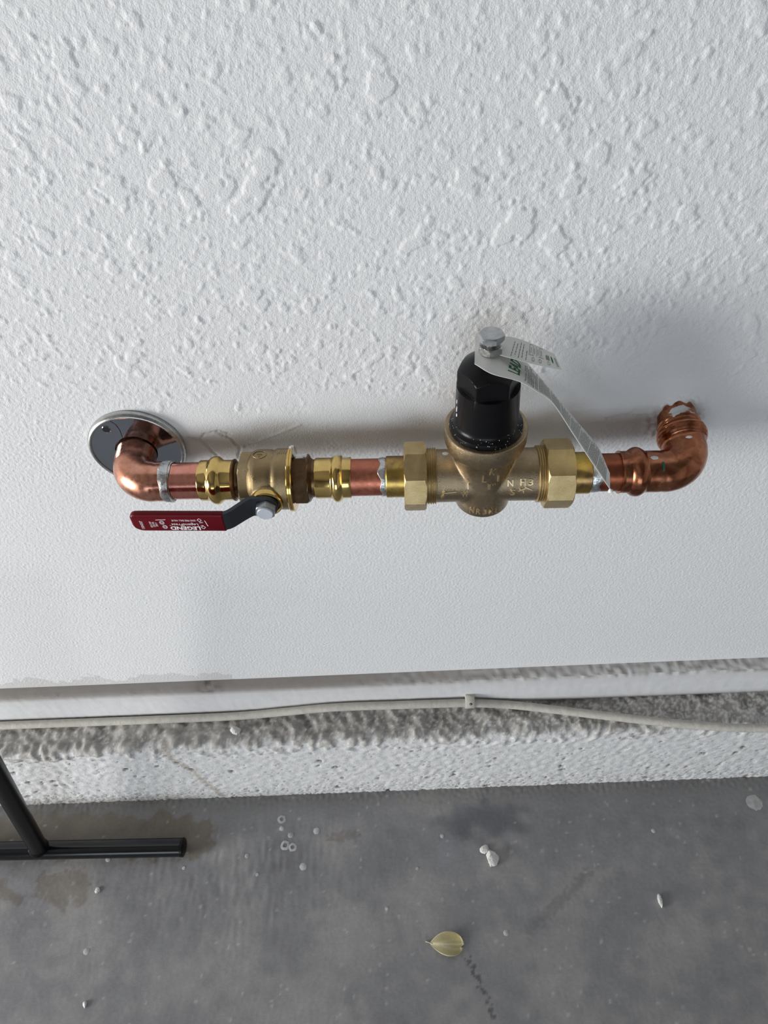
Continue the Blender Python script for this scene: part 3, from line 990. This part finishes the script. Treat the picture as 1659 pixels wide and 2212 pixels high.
# bonnet: turned flange and barrel, hexagon cut into the top, domed crown
zs_ = [50.8, 50.9, 51.6, 53.4, 54.8, 55.6, 56.4, 57.6, 59.2, 62, 70, 80, 88.6, 89.2] + list(np.linspace(89.8, 98, 5)) + list(np.linspace(98.4, 111.4, 40)) + [111.8]
hexr = poly_r(6, 21.6, math.radians(31))


def barrel(z):
    return float(np.interp(z, [50.8, 50.9, 51.6, 53.4, 54.8, 55.6, 56.4, 57.6, 59.2, 62, 90, 98], [20, 25.6, 26.2, 26.2, 25.8, 25.0, 24.0, 23.1, 22.6, 22.4, 21.5, 21.4]))


def crown(z):
    t = (z - 100.2) / (111.8 - 100.2)
    return 21.4 if t < 0 else 7.6 + 13.8 * (1 - min(t, 1) ** 1.3)


R = []
for z in zs_:
    if z < 89: R.append(barrel(z))
    else: R.append(lambda th, z=z: np.minimum(hexr(th), min(barrel(min(z, 98)), crown(z))))
v, f = rev(REG, zs_, R, 192, True, math.radians(31))
mk('bonnet', v, f, 'black', reg, 22, label='black coated bonnet with hexagon top')
for a0, t0, da, dt in [(72, -1.35, 3.0, .022), (67, -1.33, 1.6, .03), (78, -1.38, 2.0, .016)]:
    v, f = surf_patch(on(REG, lambda z: barrel(z)), a0, t0, da, dt, .3, 12, .15)
    mk('paint_smear', v, f, 'paint', reg, label='white paint drip on the bonnet')
for i in range(60):
    th_ = rng.uniform(-1.7, 1.7); a_ = rng.uniform(51.6, 58.5); r_ = barrel(a_)
    v, f = surf_patch(on(REG, r_), a_, th_, rng.uniform(.1, .32), rng.uniform(.004, .013), .25, 6, .3, 2)
    if i == 0: DV, DF = v, f
    else: DV, DF = join((DV, DF), (v, f))
mk('paint_flecks', DV, DF, 'paint', reg)
# adjusting screw
TB = Frame(REG.O, REG.U, REG.V, REG.Z)
S, R = [110.0], [3.9]
k = 111.0
while k < 126: S += [k, k + .4, k + .6]; R += [3.6, 4.2, 3.6]; k += 1.1
v, f = rev(TB, S, R, 28)
screw = mk('adjusting_screw', v, f, 'nickel', reg, 40)
v, f = polynut(TB, 124.2, 129.4, 6, 8.6, 15, 1.5, n=72)
mk('screw_head', v, f, 'zinc', screw, 25)
v, f = polynut(TB, 115.9, 121.2, 6, 8.6, 50, 1.2, n=72)
mk('lock_nut', v, f, 'nickel', reg, 25)

# ------------------------------------------------------------------ paper tag
ptag = thing('paper_tag', (RX - 3, -46.3, 114.2), 'white folded paper tag with green lettering hanging from the bonnet screw', 'tag')
tf = catmull([(63.4, -57.5, 114.6), (73.5, -67.5, 113.8), (91, -68.5, 107.6), (104, -67, 97.2), (116, -66, 85.6), (134.3, -66, 56.3), (151.8, -66.5, 28.6), (169.3, -68, 1.4)], 10)
tb = catmull([(66.5, -32.5, 114.7), (85, -33, 114.6), (98, -36.5, 101.8), (108.9, -40, 90.3), (119.5, -40, 76.5), (141.9, -42, 47.9), (160.4, -46.5, 25.2), (168.9, -60.5, 11.0)], 10)
uf = catmull([(73, -47, 115.3), (81, -52.6, 116.4), (100, -57, 112.3), (120.8, -57, 105.7)], 10)
ub = catmull([(76, -33.5, 115.3), (88, -34, 117.2), (104, -36.3, 112.2), (119.6, -37.2, 103.6)], 10)


class Strip:
    def __init__(s, f, b, bow=0): s.f, s.b, s.bow = f, b, bow; s.n = len(f)

    def p(s, u, v, lift=0):
        def q(u, v):
            x = np.clip(u, 0, 1) * (s.n - 1); i = min(int(x), s.n - 2); t = x - i
            a = s.f[i] * (1 - t) + s.f[i + 1] * t; b = s.b[i] * (1 - t) + s.b[i + 1] * t
            return a * (1 - v) + b * v
        P = q(u, v)
        if lift or s.bow:
            du = q(min(u + .01, 1), v) - q(max(u - .01, 0), v); dv = s.b[0] - s.f[0] if False else q(u, 1) - q(u, 0)
            n = np.cross(du, dv); n /= np.linalg.norm(n) + 1e-9
            if n[2] < 0 and n[0] < 0: n = -n
            P = P + n * (lift + s.bow * math.sin(PI * v))
        return P

    def sheet(s, nv=7, th=.28):
        V = [s.p(i / (s.n - 1), j / (nv - 1), 0) for i in range(s.n) for j in range(nv)]
        V2 = [s.p(i / (s.n - 1), j / (nv - 1), -th) for i in range(s.n) for j in range(nv)]
        F = grid_faces(s.n, nv, False); m = len(V)
        F2 = [[i + m for i in q[::-1]] for q in F]
        E = []
        loop = [i * nv for i in range(s.n)] + [(s.n - 1) * nv + j for j in range(1, nv)] + [i * nv + nv - 1 for i in range(s.n - 2, -1, -1)] + [j for j in range(nv - 2, 0, -1)]
        for a, b in zip(loop, loop[1:] + loop[:1]): E.append([a, b, b + m, a + m])
        return np.array(V + V2), F + F2 + E


LW, UP = Strip(tf, tb), Strip(uf, ub)
long_leaf = mk('lower_leaf', *LW.sheet(), 'paper', ptag, 40)
up_leaf = mk('upper_leaf', *UP.sheet(), 'paper', ptag, 40)


def strip_text(st, s, u0, u1, v0, v1, bold=0, lift=.12):
    v, f = text2d(s, bold)
    return np.array([st.p(u1 + (u0 - u1) * b, v0 + (v1 - v0) * a, lift) for a, b, _ in v]), f


def strip_bar(st, u0, u1, v0, v1, lift=.12):
    V = [st.p(u, v, lift) for v in (v0, (v0 + v1) / 2, v1) for u in (u0, u1)]
    return np.array(V), [[0, 1, 3, 2], [2, 3, 5, 4]]


v, f = strip_text(LW, 'LEAD', .215, .285, .22, .70, .03)
mk('green_lettering', v, f, 'ink_green', long_leaf, label='green LEAD lettering')
L = [strip_text(LW, '*The product', .318, .338, .10, .52, .0), strip_text(LW, 'NOTICE: A', .382, .400, .08, .5, .01)]
r2 = random.Random(3)
cl = (tf + tb) / 2
al = np.concatenate([[0], np.cumsum(np.linalg.norm(np.diff(cl, axis=0), axis=1))])
u_of = lambda a: float(np.interp(a, al, np.linspace(0, 1, len(al))))
a_of = lambda q: float(np.interp(q, np.linspace(0, 1, len(al)), al))
pos = a_of(.318)
row = 0
while pos < al[-1] - 5:
    u_ = u_of(pos)
    v0 = .56 if row in (0, 1, 5, 6) else .10
    vmax = r2.uniform(.7, .92)
    while v0 < vmax:
        wv_ = r2.uniform(.03, .10)
        L.append(strip_bar(LW, u_, u_of(pos + .62), v0, min(v0 + wv_, .94)))
        v0 += wv_ + .022
    pos += 1.5 if row % 9 != 8 else 2.6
    row += 1
v, f = join(*L)
mk('printed_text', v, f, 'ink', long_leaf, label='rows of tiny grey print')
L = []
for u0, v0, v1 in [(.44, .1, .85), (.48, .2, .7), (.52, .1, .8), (.555, .15, .75), (.60, .1, .55)]:
    vv = v0
    while vv < v1:
        wv_ = r2.uniform(.05, .14); L.append(strip_bar(UP, u0, u0 + .008, vv, vv + wv_)); vv += wv_ + .03
for bx_ in range(4):
    u0 = .63 + .045 * bx_
    L += [strip_bar(UP, u0, u0 + .004, .42, .92), strip_bar(UP, u0 + .018, u0 + .024, .5, .8)]
L += [strip_bar(UP, .63, .81, .40, .42), strip_bar(UP, .63, .81, .92, .94)]
for cu_, cv_ in ((.68, .2), (.76, .2), (.86, .2)):
    for a in np.linspace(0, 2 * PI, 9)[:-1]: L.append(strip_bar(UP, cu_ + .014 * math.cos(a), cu_ + .014 * math.cos(a) + .005, cv_ + .09 * math.sin(a), cv_ + .09 * math.sin(a) + .05))
for i in range(4): L.append(strip_bar(UP, .84 + .012 * i, .848 + .012 * i, .4, .65 + .05 * (i % 2)))
for i in range(2): L.append(strip_bar(UP, .955 + .014 * i, .96 + .014 * i, .15, .7))
v, f = join(*L)
mk('printed_text', v, f, 'ink', up_leaf)
L = []
for i in range(9):
    t = -1 + 2 * i / 8; L.append(strip_bar(UP, .915 + .011 * t, .9175 + .011 * t, .5 - .2 * math.sqrt(1.02 - t * t), .5 + .2 * math.sqrt(1.02 - t * t)))
v, f = join(*L)
mk('green_oval', v, f, 'ink_green', up_leaf)
P_ = np.array([169.6, -68.4, .4])
v, f = rev(Frame(P_, (.4, 0, -1), (0, -1, 0), (1, 0, .4)), [-2.2, -.8, .4, 1.2, 1.6], [.3, 1.2, 1.9, 1.5, .2], 12)
mk('paint_drip', v, f, 'paint', ptag, label='white paint drip at the tip')

# ------------------------------------------------------------------ right pipe and press elbow
pipe3 = thing('copper_pipe', PIPE.pt(np.array(168), np.array(15.), np.array(-PI / 2)), 'short heat-stained copper pipe between the regulator and the right press elbow', 'pipe')
v, f = rev(PIPE, [150, 165, 175, 192], [14.5] * 4, 64)
mk('pipe_body', v, f, 'copper_heat', pipe3)
v, f = wavy_band(PIPE, 157.0, 165.5, 14.5, .6, .5, 2.4, seed=5)
mk('solder_ring', v, f, 'solder', pipe3)

pel = thing('copper_press_elbow', (RX + 158, -40, -16), 'browned copper press elbow entering the wall at the right end', 'pipe elbow')
s0 = 212.0
sl = np.concatenate([np.linspace(179.5, 181, 3), np.linspace(182, 186.6, 4), np.linspace(187, 199, 13), np.linspace(200, s0, 8)])
path = [PIPE.pt(np.array(a), np.array(0.), np.array(0.)) for a in sl]


def prs(a, lip, b0, b1, slv, top):
    if a < b0 - .5: return slv + .3
    if a < b1: return slv + (top - slv) * math.sin(PI * (a - b0 + .5) / (b1 - b0 + .5)) ** .8
    return slv


rad = [16.0 + .35 * (a < 180.4) if a < 186.6 else (16.0 + 2.9 * max(0, math.sin(PI * np.clip((a - 186.6) / 11.8, 0, 1))) ** .8 if a < 198.4 else 15.9 - .15 * (a > 209)) for a in sl]
c = path[-1]; RB = 23.0
yw = np.array([0, 1, .2]); yw /= np.linalg.norm(yw)
for a in np.linspace(0, PI / 2, 20)[1:]:
    path.append(c + PIPE.U * RB * math.sin(a) + yw * RB * (1 - math.cos(a))); rad.append(16.0 + .35 * math.sin(a * 2))
bend_end = path[-1]
LEG = Frame(bend_end, yw, (1, 0, 0), np.cross(yw, (1, 0, 0)) * -1)
leg_len = (4 - bend_end[1]) / yw[1]


def legr(t):
    if t < 2: return 16.2
    if t < 15:
        k = (t - 2) / 13
        return 16.2 + 2.3 * math.sin(PI * k) ** .7 + .5 * math.sin(t * 2.6)
    if t < 20.5: return 16.3 + .45 * math.sin(t * 2.4)
    return 15.0


for t in np.arange(.8, leg_len, .8):
    path.append(bend_end + yw * t); rad.append(legr(t))
v, f = tube(path, rad, 64)
mk('elbow_body', v, f, 'copper_brown', pel, 50)
LG = on(LEG, legr)
for a0, t0, da, dt, h, m_, lab in [(24.4, 1.75, 3.4, .62, .5, 'paint', 'torn white paint'), (20.5, 2.0, 2.6, .28, .4, 'paint', 'torn white paint'), (20.8, 1.1, 1.4, .2, .4, 'paint', 'torn white paint'), (-3.0, 1.72, 1.3, .16, .35, 'paint', 'small white paint drop')]:
    v, f = surf_patch(LG, a0, t0, da, dt, h, 18, .35 if da > 1.35 else .1)
    mk('paint_smear', v, f, m_, pel, label=lab)
v, f = surf_patch(on(PIPE, 15.9), 203.2, 1.5, 3.2, .12, .35, 16, .1)
mk('paint_smear', v, f, 'paint', pel, label='round white paint drop')
V = [PIPE.pt(np.array(a), np.array(16.15), np.array(t)) for t in np.linspace(.8, 1.25, 5) for a in (208.0, 209.7)]
mk('marker_line', np.array(V), grid_faces(5, 2, False), 'green_mark', pel, label='green marker dash')

# ------------------------------------------------------------------ cable and clip on the curb
cable = thing('cable', (0, -20, -446), 'dusty beige cable lying along the bottom of the baseboard', 'cable')
cp = catmull([(-760, -20, -441.2), (-600, -20, -441.2), (-491, -20, -441), (-347, -20, -441.6), (-203, -20, -441), (-140, -20, -435), (-75, -20, -428), (4.6, -20, -428.4), (60, -20.4, -428.6), (92.5, -20.4, -430), (141, -20.5, -438.6), (195, -28, -441), (252, -38, -441.2), (359, -55, -441.4), (444, -62.5, -441.5), (600, -66, -441.5), (760, -66, -441.5)], 8)
v, f = tube(cp, 5.0, 18)
mk('cable_sheath', v, f, 'cable', cable, 60)
clip = thing('cable_clip', (92, -14, -436), 'small beige nailed clip holding the cable to the baseboard', 'clip')
sec = [(-13.8, -419), (-17, -418.6), (-20, -420), (-24, -423), (-26.4, -427), (-26.6, -431), (-25.2, -435), (-22.6, -436.6)]
inn = [(-13.8, -424.2), (-20, -424.4), (-23, -425.8), (-24.8, -428), (-25.2, -431), (-24, -434), (-22.2, -435.2)]
V = []; n_ = len(sec)
outl = sec + inn[::-1]
for x in (86.6, 87.2, 97.2, 97.8):
    k = .94 if x in (86.6, 97.8) else 1
    V += [(x, -20 + (y + 20) * k, -428 + (z + 428) * k) for y, z in outl]
m_ = len(outl)
F = grid_faces(4, m_) + [list(range(m_))[::-1], list(range(3 * m_, 4 * m_))]
mk('clip_body', np.array(V, float), F, 'cable', clip, 40)
v, f = rev(Frame((93, -24.4, -424.2), (0, -.75, .66), (1, 0, 0), (0, .66, .75)), [-2, .2, .6], [2.1, 2.0, 1.2], 16)
mk('nail_head', v, f, 'brass_dark', clip)

# ------------------------------------------------------------------ black stand
stand = thing('metal_stand', (-467, -124, -602), 'black tubular metal stand foot and post at the left edge', 'stand')
v, f = tube([(-980, -115, -590.3), (-760, -118.7, -590.3), (-522, -122.7, -590.3), (-300, -126.4, -590.3), (-284.5, -126.7, -590.3)], 11.6, 40)
mk('foot_tube', v, f, 'tube_gloss', stand, 40)
v, f = tube([(-285.5, -126.7, -590.3), (-284.4, -126.7, -590.3), (-281.4, -126.75, -590.3), (-280.6, -126.8, -590.3)], [9.5, 11.9, 11.9, 10.8], 40)
mk('end_cap', v, f, 'black', stand, 40)
p0 = np.array([-468.5, -124, -586.]); p1 = np.array([-420, -125.3, -353.])
v, f = tube([p0, p0 + .5 * (p1 - p0), p1, p1 + (p1 - p0) * .9], 10.8, 40)
mk('post', v, f, 'tube', stand, 40)
v, f = tube([p0 + (p1 - p0) * .035, p0 + (p1 - p0) * .045, p0 + (p1 - p0) * .06], [12.6, 12.2, 10.6], 32)
mk('weld_bead', v, f, 'tube', stand, 60)

# ------------------------------------------------------------------ leaf
leaf = thing('dry_leaf', (50, -246, -602), 'small curled dry yellow-green leaf lying on the concrete floor', 'leaf')
NU, NV = 26, 17
V = []; C = []
for i in range(NU):
    t = i / (NU - 1)
    hw = 13.4 * (math.sin(PI / 2 * t / .6) ** .85 if t < .6 else (1 - ((t - .6) / .4) ** 2.6 * .8) ** .5)
    for j in range(NV):
        s_ = -1 + 2 * j / (NV - 1)
        x = 30.5 + 41 * t - 3.0 * (abs(s_) ** 2) * t
        if t > .8 and -.75 < s_ < -.2: x -= 3.5 * (t - .8) / .2 * math.sin(PI * (s_ + .75) / .55)
        y = -244.5 - 2.2 * math.sin(t * 2) + hw * s_
        z = -601.2 + 5.2 * abs(s_) ** 1.8 * math.sin(PI * t) + 2.2 * t * t + 1.0 * math.sin(5 * t + 2 * s_)
        V.append((x, y, z))
        vein = math.exp(-(s_ / .10) ** 2) + .55 * math.exp(-((s_ + .55 * t) / .12) ** 2) + .35 * math.exp(-((s_ - .5 * t) / .12) ** 2)
        edge_ = 1.0 if abs(s_) > .93 or t > .95 else 0
        a = np.array([.30, .25, .085]); b = np.array([.70, .65, .46])
        k = min(1, .15 + .7 * vein * (1.1 - .6 * t) + .5 * edge_ + .45 * (1 - t) ** 2)
        C.append(a * (1 - k) + b * k)
V = np.array(V); m = len(V)
F = grid_faces(NU, NV, False)
V2 = V - np.array([0, 0, .35])
loop = [i * NV for i in range(NU)] + [(NU - 1) * NV + j for j in range(1, NV)] + [i * NV + NV - 1 for i in range(NU - 2, -1, -1)] + [j for j in range(NV - 2, 0, -1)]
F = F + [[i + m for i in q[::-1]] for q in F] + [[a, b, b + m, a + m] for a, b in zip(loop, loop[1:] + loop[:1])]
me_o = mk('leaf_blade', np.concatenate([V, V2]), np.array(F), 'leaf', leaf, colors=np.array(C + C))
v, f = tube([(33, -245.0, -600.9), (29, -243.6, -600.9), (25.5, -242.2, -601.2)], [.7, .55, .9], 8)
mk('leaf_stem', v, f, 'leaf_stem', leaf)


# ------------------------------------------------------------------ crumbs
def crumb(name, c, size, label, cat, mat='plaster_crumb', seed=0, group=None, jag=.22):
    g = np.random.default_rng(seed)
    bm = bmesh.new()
    bmesh.ops.create_icosphere(bm, subdivisions=3, radius=1)
    dirs = g.normal(size=(7, 3)); dirs /= np.linalg.norm(dirs, axis=1)[:, None]
    V = np.array([v.co[:] for v in bm.verts]); F = [[v.index for v in q.verts] for q in bm.faces]
    bm.free()
    for d in dirs:
        k = V @ d
        V = V - np.clip(k - (.55 + .25 * g.random()), 0, None)[:, None] * d
    V *= (1 + jag * .3 * g.normal(size=len(V)))[:, None]
    V[:, 2] = np.maximum(V[:, 2], -.55)
    V = V * np.array(size)
    V[:, 2] -= V[:, 2].min()
    an = g.uniform(0, 3)
    V = V + np.array(c)
    o = mk(name, V, F, mat, None, 50, origin=c)
    tag(o, label, cat, group)
    return o


crumb('plaster_crumb', (116, -151, -602), (9, 11, 5), 'largest pale plaster crumb on the floor', 'crumb', seed=1)
crumb('plaster_crumb', (107.5, -140, -602), (6, 6, 2.6), 'pale plaster crumb just behind the largest crumb', 'crumb', seed=2)
crumb('plaster_chip', (315.6, -208, -602), (3.4, 8, 3), 'narrow white chip alone on the right side of the floor', 'chip', seed=3)
crumb('plaster_chip', (-387, -172, -602), (3, 4, 2), 'tiny white chip in front of the black stand foot', 'chip', seed=4)
crumb('plaster_chip', (-374, -294, -602), (2.4, 4, 2), 'tiny white chip nearest the bottom left corner', 'chip', seed=5)
crumb('pebble', (-196, -36.5, -447.4), (6.5, 5.5, 6), 'cream pebble lying on the curb under the cable', 'pebble', mat='plaster_crumb', seed=6)
